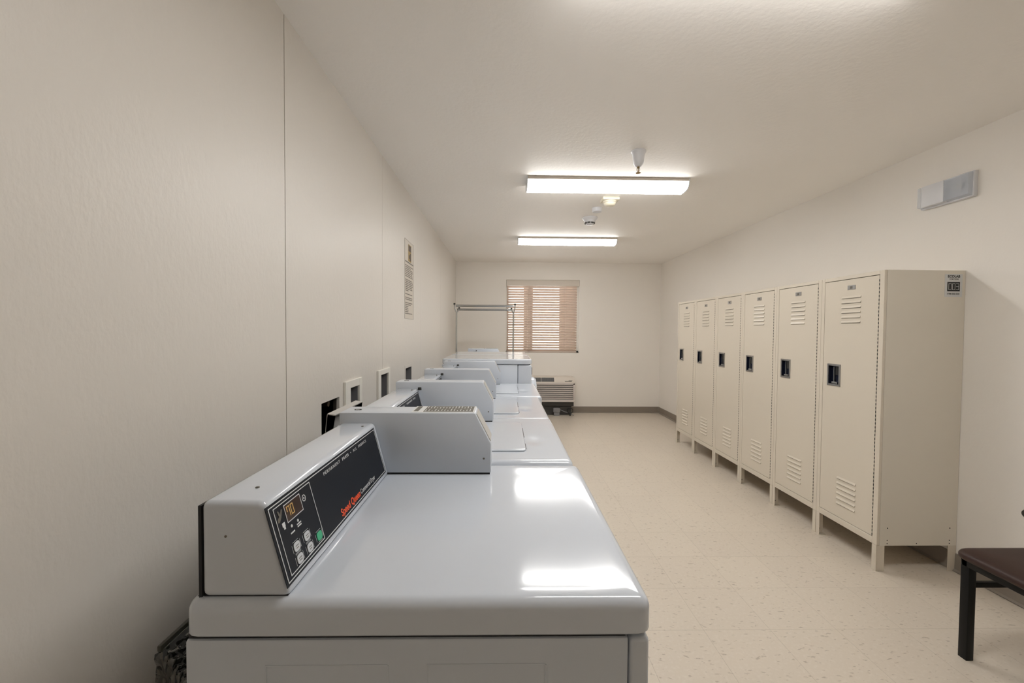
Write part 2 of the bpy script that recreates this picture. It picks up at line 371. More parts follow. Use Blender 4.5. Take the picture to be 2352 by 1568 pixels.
# ------------------------------------------------------------------ emergency light on right wall
t = thing('emergency_light', 'flat white emergency light with clear cover high on the right wall', 'emergency light', (XR, 2.38, 2.18))
MB().box(XR - .022, XR + .0008, 2.238, 2.528, 2.106, 2.248, 'plastic', .004).build('back_plate', t)
MB().box(XR - .050, XR - .0215, 2.372, 2.502, 2.114, 2.240, 'plastic', .005).build('battery_cover', t)
MB().prism([(XR - .022, 2.112), (XR - .022, 2.242), (XR - .05, 2.238), (XR - .05, 2.118)], 'Y', 2.243, 2.371, 'clear', .002, 1).build('clear_cover', t)
MB().prism([(XR - .022, 2.112), (XR - .022, 2.242), (XR - .05, 2.238), (XR - .05, 2.118)], 'Y', 2.503, 2.524, 'clear', .002, 1).build('clear_cover', t)
MB().lathe([(.018, -.040), (.014, -.026), (.004, -.022)], (XR, 2.30, 2.18), 'chrome', 'X', 16).build('lamp_reflector', t)

# ------------------------------------------------------------------ lockers
LX, LY, LW, LH, LD = 2.121, 2.281, .4573, 1.7055, .4605
def make_locker():
    x0, x1, y0, y1 = LX, LX + LD - .0, LY + .0006, LY + LW - .0006
    t = thing('metal_locker', '', 'locker', ((x0 + x1) / 2, (y0 + y1) / 2, 0), 'row of cream lockers along the right wall')
    z0, z1 = .147, LH
    b = MB()   # carcass: two sides, top, bottom, back, front face frame
    th = .0015
    for a, c_ in ((y0, y0 + th), (y1 - th, y1)): b.box(x0 + .0165, x1, a, c_, z0, z1, 'lockside')
    b.box(x0 + .004, x1, y0 + th, y1 - th, z1 - .002, z1, 'lockside').box(x0 + .004, x1, y0 + th, y1 - th, z0, z0 + .002, 'lockside').box(x1 - .002, x1, y0 + th, y1 - th, z0, z1, 'lockside')
    for zz, hh in ((z0 + .03, 0), (z0 + .10, 0)):
        for xx in (x0 + .06, x1 - .04): b.lathe([(.0035, 0), (.0035, -.0004), (.001, -.0005)], (xx, y0, zz), 'line', 'Y', 8)
    for xx in (x0 + .06, x0 + .23, x1 - .04): b.lathe([(.003, 0), (.003, -.0004), (.001, -.0005)], (xx, y0, z0 + .012), 'line', 'Y', 8)
    for zz in (.55, 1.0, z1 - .03): b.lathe([(.003, 0), (.003, -.0004), (.001, -.0005)], (x0 + .03, y0, zz), 'lockside', 'Y', 8)
    b.build('carcass', t)
    f = MB()
    f.box(x0, x0 + .016, y0, y0 + .030, z0, z1, 'locker', .0012, 1).box(x0, x0 + .016, y1 - .026, y1, z0, z1, 'locker', .0012, 1)
    f.box(x0, x0 + .016, y0 + .03, y1 - .026, z1 - .022, z1, 'locker', .0012, 1).box(x0, x0 + .016, y0 + .03, y1 - .026, z0, z0 + .038, 'locker', .0012, 1)
    f.build('face_frame', t)
    dy0, dy1, dz0, dz1 = y0 + .0335, y1 - .0285, z0 + .0415, z1 - .0255
    hy0, hy1, hz0, hz1 = y1 - .171 + .0, y1 - .066, 1.012, 1.152
    hy0, hy1 = LY + .287, LY + .391
    d = MB()
    wall_cells(d, lambda mb, p, q, a, c_, m: mb.box(x0 + .001, x0 + .014, p, q, a, c_, m), dy0, dy1, dz0, dz1, [(hy0 + .008, hy1 - .008, hz0 + .008, hz1 - .008)], 'locker')
    d.box(x0 + .020, x0 + .022, dy0 - .006, dy1 + .006, dz0 - .006, dz1 + .006, 'line')
    for zs, ze in ((1.415, 1.566), (.272, .432)):
        for k in range(6):
            zz = ze - (ze - zs) * k / 5
            d.prism([(x0 + .001, zz + .012), (x0 - .0045, zz), (x0 - .0035, zz - .0008), (x0 + .001, zz - .0005)], 'Y', LY + .152, LY + .292, 'locker')
            d.box(x0 - .0012, x0 + .0016, LY + .154, LY + .290, zz - .0030, zz - .0006, 'greyink')
    d.build('door', t)
    door = t.children[-1]
    n = MB().box(x0 - .0015, x0 + .001, LY + .193, LY + .250, 1.616, 1.643, 'steel', .0007, 1)
    n.box(x0 - .0022, x0 - .0014, LY + .213, LY + .231, 1.622, 1.637, 'greyink'); n.build('number_plate', door)
    h = MB()
    o, u, v = (x0, 0, 0), (0, -1, 0), (0, 0, 1)
    wall_cells(h, lambda mb, p, q, a, c_, m: mb.box(x0 - .003, x0 + .0012, p, q, a, c_, m), hy0, hy1, hz0, hz1, [(hy0 + .011, hy1 - .011, hz0 + .012, hz1 - .012)], 'steel')
    h.box(x0 + .016, x0 + .018, hy0 + .009, hy1 - .009, hz0 + .009, hz1 - .009, 'blued')
    h.box(x0 + .0012, x0 + .018, hy0 + .009, hy0 + .0108, hz0 + .009, hz1 - .009, 'blued').box(x0 + .0012, x0 + .018, hy1 - .0108, hy1 - .009, hz0 + .009, hz1 - .009, 'blued')
    h.box(x0 + .0012, x0 + .018, hy0 + .009, hy1 - .009, hz0 + .009, hz0 + .012, 'steel').box(x0 + .0012, x0 + .018, hy0 + .009, hy1 - .009, hz1 - .012, hz1 - .009, 'blued')
    h.build('handle_recess', door)
    ym = (hy0 + hy1) / 2
    l = MB().box(x0 + .004, x0 + .016, ym + .004, ym + .008, hz0 + .018, hz1 - .018, 'steel', .001, 1)
    l.box(x0 + .002, x0 + .014, ym - .022, ym + .022, hz0 + .014, hz0 + .026, 'steel', .002, 1)
    l.box(x0 + .006, x0 + .016, ym - .030, ym - .004, hz0 + .07, hz1 - .014, 'ink', .002, 1)
    l.build('latch', door)
    hg = MB(); zz = dz0 + .004
    while zz < dz1 - .02:
        hg.box(x0 - .0004, x0 + .004, y0 + .0296, y0 + .0340, zz, zz + .012, 'ink'); zz += .022
    hg.build('hinge', door)
    for xx, sx in ((x0, 1), (x1, -1)):
        for yy, sy in ((y0, 1), (y1, -1)):
            g_ = MB(); a, b_ = sorted((xx, xx + sx * .046)); c_, d_ = sorted((yy, yy + sy * .046 if sx < 0 else yy + sy * .030))
            g_.box(a, b_, *sorted((yy, yy + sy * .002)), 0, z0, 'locker').box(*sorted((xx, xx + sx * .002)), c_, d_, 0, z0, 'locker')
            g_.box(a, b_, c_, d_, 0, .002, 'locker')
            g_.lathe([(.004, 0), (.004, -sy * -.0012), (.001, -sy * -.0018)], (xx + sx * .023, yy + sy * .002, .03), 'greyink', 'Y', 8)
            g_.build('leg', t)
    return t
lk0 = make_locker()
lk0['label'] = 'cream metal locker at the near end of the row, numbered sticker on its side'
LL = ['cream metal locker, second in the row counting from the chair end', 'cream metal locker, third in the row counting from the chair end', 'cream metal locker, fourth from the chair end and third from the window end',
      'cream metal locker next to the one at the far window end of the row', 'cream metal locker at the far end of the row nearest the window wall']
for i, l in enumerate(LL):
    c_ = copy_tree(lk0); c_.location = lk0.location + Vector((0, LW * (i + 1), 0)); c_['label'] = l
# sticker on near locker side: a thing of its own
o, u, v = (2.463, LY + .0002, 1.558), (1, 0, 0), (0, 0, 1)
st = MB().quad(o, u, v, 0, 0, .100, .127, 0, 'label', .0004)
st.text('ECOLAB', o, u, v, .016, .108, .0185, .0005, 'ink', width=.070, bold=.0006)
st.text('STATION', o, u, v, .026, .0945, .0115, .0005, 'ink', width=.050, bold=.0002)
st.quad(o, u, v, .014, .031, .086, .083, .0005, 'ink', .0003)
def seg7(mb, ch, o, u, v, x, y, w_, h_, t_, lift, m):
    S7 = {'0': 'abcdef', '3': 'abgcd', '7': 'fabc'}[ch]
    R = {'a': (x, y + h_ - t_, x + w_, y + h_), 'd': (x, y, x + w_, y + t_), 'g': (x, y + h_ / 2 - t_ / 2, x + w_, y + h_ / 2 + t_ / 2),
         'f': (x, y + h_ / 2, x + t_, y + h_), 'b': (x + w_ - t_, y + h_ / 2, x + w_, y + h_), 'e': (x, y, x + t_, y + h_ / 2), 'c': (x + w_ - t_, y, x + w_, y + h_ / 2)}
    for s_ in S7: mb.quad(o, u, v, *R[s_], lift, m, .0003)
for k, ch in enumerate('003'): seg7(st, ch, o, u, v, .021 + k * .0215, .039, .016, .036, .0021, .0009, 'label')
st.text('1-800-352-5326', o, u, v, .014, .013, .0125, .0005, 'ink', width=.072, bold=.0003)
tag(st.build('station_sticker', origin=(2.51, LY, 1.62)), 'white numbered sticker with black square on the side of the nearest locker', 'sticker')

# ------------------------------------------------------------------ chair
def chair():
    x0, x1, y0, y1 = 1.918, 2.335, 1.235, 1.675
    t = thing('side_chair', 'black metal side chair with dark brown seat at the right picture edge', 'chair', ((x0 + x1) / 2, (y0 + y1) / 2, 0))
    # seat pad, rounded front corners, waterfall edge
    pts = []
    sx0, sx1, sy0, sy1 = 1.893, 2.345, 1.225, 1.695
    def corner(cx, cy, r, a0): return [(cx + r * math.cos(math.radians(a0 + 90 * k / 6)), cy + r * math.sin(math.radians(a0 + 90 * k / 6))) for k in range(7)]
    pts = corner(sx1 - .03, sy1 - .03, .03, 0) + corner(sx0 + .055, sy1 - .055, .055, 90) + corner(sx0 + .055, sy0 + .055, .055, 180) + corner(sx1 - .03, sy0 + .03, .03, 270)
    mb = MB(); tb = bmesh.new(); rings = []
    cx, cy = (sx0 + sx1) / 2, (sy0 + sy1) / 2
    for ins, z in ((.006, .421), (0, .426), (0, .438), (.004, .446), (.012, .452), (.03, .457), (.08, .461), (.15, .462)):
        rings.append([tb.verts.new((cx + (p[0] - cx) * (1 - ins / .235), cy + (p[1] - cy) * (1 - ins / .235), z)) for p in pts])
    for A, B in zip(rings, rings[1:]):
        for k in range(len(A)): tb.faces.new((A[k], A[(k + 1) % len(A)], B[(k + 1) % len(A)], B[k]))
    tb.faces.new(rings[-1]); tb.faces.new(rings[0][::-1]); bmesh.ops.recalc_face_normals(tb, faces=tb.faces); mb._merge(tb, 'seat'); mb.build('seat', t, angle=60)
    w_ = .032
    f = MB()
    f.box(x0, x1, y0 + .002, y0 + .024, .388, .4205, 'chairmetal', .002).box(x0, x1, y1 - .024, y1 - .002, .388, .4205, 'chairmetal', .002)
    f.box(x0, x0 + .022, y0, y1, .388, .4205, 'chairmetal', .002).box(x1 - .022, x1, y0, y1, .388, .4205, 'chairmetal', .002); f.build('seat_frame', t)
    for y in (y0, y1 - w_): MB().box(x0, x0 + w_, y, y + w_, 0, .39, 'chairmetal', .002).build('leg', t)
    for y in (y0, y1 - w_):   # rear legs continue into the back posts
        MB().prism([(x1 - w_ + .03, 0), (x1 + .03, 0), (x1, .42), (x1 + .02, .62), (x1 + .075, .88), (x1 + .05, .88), (x1 - .01, .62), (x1 - w_, .42)], 'Y', y, y + w_ * .8, 'chairmetal', .002, 1).build('leg', t)
    for y in (y0 + .006, y1 - .022): MB().box(x0 + .03, x1 - .01, y, y + .016, .300, .322, 'chairmetal', .002).build('stretcher', t)
    MB().prism([(x1 + .012, .66), (x1 + .024, .66), (x1 + .075, .885), (x1 + .045, .885)], 'Y', y0 + .024, y1 - .03, 'chairmetal', .003, 2).build('backrest', t)
chair()
t = thing('wall_bumper', 'small round black bumper on the right wall above the chair', 'wall bumper', (XR, 1.962, .470))
MB().lathe([(.024, -.0005), (.024, -.006), (.019, -.018), (.008, -.024), (.001, -.025)], (XR, 1.962, .470), 'rubber', 'X').build('bumper_cap', t)

# ------------------------------------------------------------------ laundry machines
MW, MY = .680, .645     # width of one machine, near edge of the first
FXm, BXm = .238, -.500  # front and back of cabinets
TZ = .921
SA, SB = Vector((-.381, 0, 1.074)), Vector((-.339, 0, .922))
SV = (SA - SB).normalized(); SU = Vector((0, 1, 0))
def machine(kind, idx, label, dx=0, dz=0, dy=0):
    y0 = MY + .684 * idx + dy; y1 = y0 + MW
    t = thing({'dryer': 'dryer', 'washer': 'washing_machine'}[kind], label, {'dryer': 'dryer', 'washer': 'washing machine'}[kind], (-.13, (y0 + y1) / 2, 0), 'row of white coin laundry machines')
    X0, X1 = BXm, FXm
    zb = .862
    # cabinet side/back
    cb = MB().box(X0, .204, y0 + .006, y1 - .006, .03, zb - .0045, 'white2', .004)
    for a, b_ in ((-.375, -.182), (-.120, .07)):     # faint pressed ribs on the side
        cb.box(a, b_, y0 + .0052, y0 + .0068, .815, .817, 'white2'); cb.box(a, a + .002, y0 + .0052, y0 + .0068, .25, .815, 'white2'); cb.box(b_, b_ + .002, y0 + .0052, y0 + .0068, .25, .815, 'white2')
    cb.box(X0 + .003, .2, y0 + .010, y1 - .010, zb - .004, zb + .004, 'line')
    cb.build('cabinet', t)
    fp = MB().box(.206, X1, y0 + .005, y1 - .005, .03, zb - .0045, 'white', .007, 3); fp.build('front_panel', t)
    fpo = t.children[-1]
    if kind == 'dryer':
        dr = MB().box(X1 - .001, X1 + .016, y0 + .12, y1 - .12, .30, .70, 'white', .010, 3); dr.build('door', t)
        MB().box(X1 + .015, X1 + .028, y1 - .17, y1 - .15, .45, .56, 'white', .004, 2).build('door_handle', t.children[-1])
        MB().box(X1 - .001, X1 + .002, y0 + .05, y1 - .05, .16, .163, 'line').build('lower_panel_seam', fpo)
    for xx in (X0 + .06, X1 - .06):
        for yy in (y0 + .06, y1 - .06): MB().lathe([(.02, 0), (.02, .012), (.008, .014), (.008, .034)], (xx, yy, 0), 'rubber', n=14).build('levelling_foot', t)
    # pressed top
    def disp(px, py):
        e = min(X1 + .004 - px, y1 - py)
        s_ = max(0, min(1, (e - .022) / .075)); s_ = s_ * s_ * (3 - 2 * s_)
        d = -.0009 * s_
        if kind == 'washer':
            q = ((px - .128) / .042) ** 2 + ((py - (y0 + .262)) / .075) ** 2
            if q < 1: d -= .0035 * (1 - q) ** 1.5
        return d
    tp = MB().slab(X0 - .002, X1 + .004, y0 + .001, y1 - .001, zb + .002, TZ, 'white', .024, .019, 6, disp, 26 if kind == 'washer' else 16)
    for xx, yy in ((X0 + .012, y0 + .012), (X0 + .025, y0 + .0055)): tp.lathe([(.0025, .0), (.0025, .0016), (.001, .002)], (xx, yy + .01, TZ - .003), 'line', n=8)
    tp.build('top_panel', t)
    # console
    cy0, cy1 = y0 + .014, y0 + .583
    con = MB().prism([(-.480, TZ - .001), (-.339, TZ - .001), (-.3805, 1.075), (-.480, 1.075)], 'Y', cy0, cy1, 'white', .011, 5)
    con.lathe([(.0035, 0), (.0035, .0015), (.001, .002)], (-.425, cy0 + .06, 1.075), 'greyink', n=8).lathe([(.0035, 0), (.0035, .0015), (.001, .002)], (-.40, cy1 - .05, 1.075), 'greyink', n=8)
    con.lathe([(.002, 0), (.002, -.001), (.001, -.0014)], (-.44, cy0, 1.02), 'greyink', 'Y', 8)
    con.box(-.4845, -.4795, cy0 + .002, cy1, TZ - .001, 1.068, 'line'); con.box(-.478, -.345, cy0 + .004, cy1, TZ - .004, TZ + .002, 'line')
    con.build('console', t)
    # control film on the sloped face
    O = SB + Vector((.0, y0 - MY, 0)); N_ = SU.cross(SV)
    def on(mb_m): return mb_m
    cp = MB().quad(O, SU, SV, .657, .0145, 1.205, .148, .0001, 'panel', .0008)
    cp.build('control_panel', t); cpo = t.children[-1]
    L = .0010
    pr = MB()
    pr.frame(O, SU, SV, .6625, .0185, 1.1995, .144, .0016, L, 'print')
    pr.frame(O, SU, SV, .674, .0245, .800, .1385, .0014, L, 'print')
    pr.frame(O, SU, SV, .703, .1015, .7575, .1325, .0013, L, 'print')
    if idx == 0:
        pr.text('PERMANENT  PRESS  \u2022  ALL  FABRICS', O, SU, SV, .861, .1285, .0095, L, 'print', width=.262, spacing=1.3)
        pr.text('Speed Queen', O, SU, SV, .889, .026, .022, L, 'orange', width=.114, bold=.0004)
        pr.text('Commercial Dryer', O, SU, SV, 1.008, .0275, .0165, L, 'print', width=.108)
    else:
        pr.text('NORMAL  \u2022  PERMANENT  PRESS', O, SU, SV, .861, .1285, .0095, L, 'print', width=.262, spacing=1.3)
    ring = lambda cx_, cy_, r, r2, n=20: [pr.poly(O, SU, SV, [(cx_ + r * math.cos(2 * math.pi * k / n), cy_ + r * math.sin(2 * math.pi * k / n)), (cx_ + r * math.cos(2 * math.pi * (k + 1) / n), cy_ + r * math.sin(2 * math.pi * (k + 1) / n)), (cx_ + r2 * math.cos(2 * math.pi * (k + 1) / n), cy_ + r2 * math.sin(2 * math.pi * (k + 1) / n)), (cx_ + r2 * math.cos(2 * math.pi * k / n), cy_ + r2 * math.sin(2 * math.pi * k / n))], L, 'print') for k in range(n)]
    ring(.7685, .119, .0062, .0048); pr.quad(O, SU, SV, .767, .1175, .770, .1205, L, 'print')
    for a, b_ in ((.732, .093), (.711, .093)): pr.poly(O, SU, SV, [(a + .0026 * math.cos(k * math.pi / 4), b_ + .0026 * math.sin(k * math.pi / 4)) for k in range(8)], L, 'print')
    for a, b_, w_ in ((.726, .0865, .014), (.7265, .0825, .013), (.703, .0815, .013)): pr.quad(O, SU, SV, a, b_, a + w_, b_ + .0022, L, 'print')
    # small hand holding a card beside the display
    pr.poly(O, SU, SV, [(.683, .112), (.690, .118), (.697, .129), (.694, .130), (.689, .123), (.686, .131), (.683, .130), (.685, .121), (.679, .118), (.678, .113)], L, 'greyink')
    pr.quad(O, SU, SV, .687, .101, .695, .108, L, 'print'); pr.quad(O, SU, SV, .689, .0965, .694, .101, L, 'print')
    pr.build('printed_lettering', cpo)
    d = MB().quad(O, SU, SV, .7045, .103, .756, .131, L, 'disp', .0006)
    if idx == 0:
        seg7(d, '7', O, SU, SV, .7085, .1095, .009, .018, .0016, L + .0007, 'amber'); seg7(d, '0', O, SU, SV, .7205, .1095, .009, .018, .0016, L + .0007, 'amber')
    d.build('display', cpo)
    for a, b_, m in ((.709, .0575, 'btn'), (.745, .0575, 'btn'), (.709, .036, 'btn'), (.7455, .036, 'btn'), (.784, .038, 'green')):
        q = MB(); pts = [(a + .0095 * math.copysign(abs(math.cos(th)) ** .6, math.cos(th)), b_ + .0078 * math.copysign(abs(math.sin(th)) ** .6, math.sin(th))) for th in [k * math.pi / 10 for k in range(20)]]
        q.poly(O, SU, SV, pts, L, m, .0012)
        if m == 'btn':
            q.quad(O, SU, SV, a - .005, b_ + .001, a + .005, b_ + .0022, L + .0013, 'greyink', .0002); q.quad(O, SU, SV, a - .004, b_ - .003, a + .004, b_ - .0018, L + .0013, 'greyink', .0002)
        # thin outline around button
        for sgn in (-1, 1):
            q.quad(O, SU, SV, a - .009, b_ + sgn * .0098 - .0003, a + .009, b_ + sgn * .0098 + .0003, L, 'print', .0002); q.quad(O, SU, SV, a + sgn * .0128 - .0003, b_ - .007, a + sgn * .0128 + .0003, b_ + .007, L, 'print', .0002)
        q.build('button', cpo)
    # coin meter case on the far end, running front to back
    my0, my1 = y0 + .584, y0 + .683
    mc = MB().prism([(-.486, TZ + .004), (-.037, TZ + .004), (-.037, 1.012), (-.085, 1.104), (-.486, 1.104)], 'Y', my0, my1, 'white2', .003, 2)
    mc.lathe([(.003, 0), (.003, -.001), (.001, -.0015)], (-.058, my0, .968), 'greyink', 'Y', 8)
    mc.box(-.48, -.04, my0 + .002, my1 - .002, TZ - .0015, TZ + .005, 'line')
    mc.build('coin_meter_case', t); mco = t.children[-1]
    fn = Vector((1.104 - 1.012, 0, .048)).normalized()
    OS = Vector((-.037, 0, 1.012)); VS = Vector((-.048, 0, .092)).normalized()
    MB().quad(OS, SU, VS, my0 + .012, .006, my1 - .004, .098, .0002, 'sheet', .002).build('coin_slide_plate', mco)
    bk = MB()
    for xx in (-.452, -.440): bk.lathe([(.005, 0), (.005, .001), (.002, .002)], (xx, my0 + .045, 1.104), 'line', n=10)
    bk.lathe([(.007, 0), (.007, .002), (.002, .003)], (-.446, my0 + .045, 1.104), 'steel', n=12); bk.build('case_lock', mco)
    if idx == 0:
        o_, u_, v_ = (-.27, my0, 1.1042), (1, 0, 0), (0, 1, 0)
        lb = MB().quad(o_, u_, v_, -.008, .008, .183, .108, 0, 'label', .0005)
        lb.quad(o_, u_, v_, .028, .018, .177, .104, .0005, 'greyink', .0004); lb.quad(o_, u_, v_, -.002, .022, .012, .104, .0005, 'greyink', .0004)
        r_ = random.Random(3)
        for k in range(30):
            a = .032 + (k % 15) * .0096; b_ = .022 if k < 15 else .064
            lb.quad(o_, u_, v_, a, b_ + r_.uniform(0, .006), a + .0022, b_ + r_.uniform(.016, .036), .001, 'label', .0003)
        lb.build('instruction_label', mco)
    if kind == 'washer':
        def ld(px, py):
            q = ((px - .098) / .018) ** 2 + ((py - (y0 + .265)) / .045) ** 2
            return -.006 * (1 - q) if q < 1 else 0
        lw = MB().slab(-.320, .093, y0 + .113, y0 + .562, TZ - .002, TZ + .0055, 'white', .022, .005, 4, ld, 20)
        lw.box(.0915, .0948, y0 + .306, y0 + .45, TZ - .0012, TZ + .0030, 'ink').box(.0915, .0948, y0 + .145, y0 + .205, TZ - .0012, TZ + .0030, 'ink')  # black strips paint the shade under the undercut lid edge
        lw.build('lid', t)
        kn = MB().lathe([(.009, 0), (.008, .012), (.001, .013)], (-.372, y0 + .565, 1.070), 'rubber', n=12); kn.build('plug_cap', t)
    t.location += Vector((dx, 0, dz))
    return t
machine('dryer', 0, 'white dryer nearest the camera with black control panel and amber display')
machine('washer', 1, 'white coin washing machine right behind the nearest dryer', -.012, .006)
machine('washer', 2, 'white coin washing machine in the middle of the low machines', -.012, 0)
machine('washer', 3, 'white coin washing machine just before the taller machines', .010, 0)

def tall(y0, wd, label):
    y1 = y0 + wd; x0, x1 = -.510, .232; z1 = 1.116
    t = thing('front_load_washer', label, 'washing machine', ((x0 + x1) / 2, (y0 + y1) / 2, 0), 'taller white machines beyond the low ones')
    cb = MB().box(x0 + .004, .112, y0 + .004, y1 - .004, .02, 1.070, 'white2', .004).box(x0 + .02, .215, y0 + .016, y1 - .016, 1.064, 1.078, 'line'); cb.build('cabinet', t)
    MB().box(.1145, x1 - .003, y0 + .004, y1 - .004, .02, 1.068, 'white', .012, 4).build('front_panel', t)
    MB().slab(x0, x1, y0 + .001, y1 - .001, 1.074, z1, 'white', .05, .012, 5, None, 6).build('top_panel', t)
    ym = (y0 + y1) / 2
    MB().lathe([(.205, x1 - .004), (.205, x1 + .03), (.19, x1 + .05), (.15, x1 + .058), (.14, x1 + .045), (.001, x1 + .045)], (0, ym, .735), 'white', 'X', 40).build('door', t)
    MB().lathe([(.138, x1 + .044), (.12, x1 + .052), (.001, x1 + .06)], (0, ym, .735), 'blued', 'X', 40).build('door_glass', t.children[-1])
    MB().box(x1 - .003, x1 + .003, y0 + .05, y1 - .05, .985, 1.045, 'panel', .002).build('control_panel', t)
    return t
tall(3.392, .59, 'taller white machine nearest the camera, with a glossy top')
tall(3.986, .59, 'taller white machine farther down the row, by the coat rack')
m7 = machine('washer', 0, 'white coin washing machine at the far end behind the taller machines', 0, 0, 4.37)

# ------------------------------------------------------------------ rolling rack cart beyond
def rack():
    x0, x1, yc = -.690, .133, 6.02
    t = thing('laundry_cart', 'chrome laundry cart with double hanging bar before the window', 'laundry cart', ((x0 + x1) / 2, yc, 0))
    for x in (x0, x1):
        MB().tube([(x, yc, .18), (x, yc, 1.62)], .0125, 'chrome', 12).build('upright', t)
        s_ = 1 if x < 0 else -1
        b = MB().tube([(x, yc, 1.60), (x - .018 * s_, yc - .05, 1.66), (x - .02 * s_, yc - .09, 1.722)], .009, 'chrome').tube([(x, yc, 1.60), (x + .02 * s_, yc + .05, 1.64), (x + .028 * s_, yc + .09, 1.672)], .009, 'chrome')
        b.lathe([(.014, 0), (.014, .02), (.003, .024)], (x - .02 * s_, yc - .09, 1.714), 'rubber', n=10).lathe([(.014, 0), (.014, .02), (.003, .024)], (x + .028 * s_, yc + .09, 1.664), 'rubber', n=10)
        b.build('fork_bracket', t)
    MB().tube([(x0, yc - .09, 1.70), (x1, yc - .09, 1.70)], .0165, 'chrome', 12).build('hanging_bar', t)
    MB().tube([(x0, yc + .09, 1.655), (x1, yc + .09, 1.655)], .0165, 'chrome', 12).build('hanging_bar', t)
    bk = MB()
    for z in (.20, .60):
        for a, b_ in (((x0, yc - .25, z), (x1, yc - .25, z)), ((x0, yc + .25, z), (x1, yc + .25, z)), ((x0, yc - .25, z), (x0, yc + .25, z)), ((x1, yc - .25, z), (x1, yc + .25, z))): bk.tube([a, b_], .008, 'chrome', 8)
    for k in range(13):
        x = x0 + (x1 - x0) * k / 12
        for y in (yc - .25, yc + .25): bk.tube([(x, y, .2), (x, y, .6)], .003, 'chrome', 6)
        bk.tube([(x, yc - .25, .2), (x, yc + .25, .2)], .003, 'chrome', 6)
    for k in range(8):
        y = yc - .25 + .5 * k / 7
        for x in (x0, x1): bk.tube([(x, y, .2), (x, y, .6)], .003, 'chrome', 6)
    bk.build('wire_basket', t)
    for x in (x0 + .03, x1 - .03):
        for y in (yc - .22, yc + .22):
            MB().lathe([(.06, -.014), (.06, .014)], (x, y, .0605), 'rubber', 'Y', 20).box(x - .012, x + .012, y - .02, y - .016, .05, .195, 'steel').box(x - .012, x + .012, y + .016, y + .02, .05, .195, 'steel').box(x - .014, x + .014, y - .02, y + .02, .14, .196, 'steel').build('castor', t)
rack()

# ------------------------------------------------------------------ through-wall air conditioner
def ptac():
    x0, x1, y0, y1, z0, z1 = .07, 1.132, 6.53, YE - .001, .225, .612
    t = thing('wall_air_conditioner', 'beige louvred air conditioner mounted low under the window', 'air conditioner', ((x0 + x1) / 2, y1, z0))
    MB().prism([(y0 + .012, z0), (y0 + .012, z1 - .075), (y0 + .05, z1), (y1, z1), (y1, z0)], 'X', x0, x1, 'acbody', .006, 2).build('casing', t)
    fr = MB().box(x0 + .004, x1 - .004, y0, y0 + .014, z0, z0 + .04, 'acface', .003).box(x0 + .004, x0 + .03, y0, y0 + .014, z0 + .04, z1 - .09, 'acface', .002).box(x1 - .03, x1 - .004, y0, y0 + .014, z0 + .04, z1 - .09, 'acface', .002)
    fr.box(x0 + .004, x1 - .004, y0, y0 + .014, z1 - .115, z1 - .083, 'acface', .003)
    for k in range(7):
        z = z0 + .052 + k * .0315
        fr.box(x0 + .03, x1 - .03, y0, y0 + .010, z, z + .018, 'acface', .003)
    fr.box(x0 + .03, x1 - .03, y0 + .0105, y0 + .0125, z0 + .04, z1 - .11, 'acdark'); fr.build('front_grille', t)
    # discharge vents lie on the sloped top front
    o = Vector((0, y0 + .012, z1 - .075)); vv = Vector((0, .038, .075))
    g_ = MB()
    for a, b_ in ((.10, .345), (.35, .59), (.595, .80)):
        g_.quad(o, (1, 0, 0), vv, a, .010, b_, .078, .0003, 'acdark', .001)
    for k in range(60): g_.quad(o, (1, 0, 0), vv, .105 + k * .0117, .012, .107 + k * .0117, .076, .0014, 'grey', .0008)
    g_.build('discharge_vent', t)
    g_ = MB().quad(o, (1, 0, 0), vv, .97, .012, 1.08, .022, .0004, 'greyink', .001).quad(o, (1, 0, 0), vv, 1.03, .022, 1.09, .030, .0004, 'greyink', .001); g_.build('control_door', t)
    MB().box(x0 + .05, x1 - .01, y0 + .06, y1, z0 - .075, z0 - .001, 'acdark', .004).build('wall_sleeve', t)
    MB().box(x0 + .08, x1 - .04, y0 + .10, y0 + .14, 0, z0 - .075, 'acdark', .003).build('base_support', t)
    c_ = thing('power_cord', 'grey power cord and plug lying below the air conditioner', 'power cord', (.9, 6.55, 0))
    pts = [(.80, 6.60, .09)] + [(.88 + .018 * k, 6.57 + .02 * math.sin(k * .9), .10 - .0065 * k) for k in range(13)] + [(1.12, 6.55, .012)]
    MB().tube(pts, .006, 'grey', 8).build('cord', c_)
    MB().box(.79, .90, 6.54, 6.59, .055, .125, 'grey', .01, 2).box(.80, .89, 6.55, 6.58, 0, .056, 'grey', .004).build('plug', c_)
    cr = [(1.06 + .045 * math.cos(a), 6.56, .085 + .045 * math.sin(a)) for a in [k * math.pi / 10 for k in range(21)]]
    MB().tube(cr, .007, 'rubber', 8).box(1.05, 1.07, 6.55, 6.57, 0, .045, 'rubber', .003).build('cord_coil', c_)
ptac()

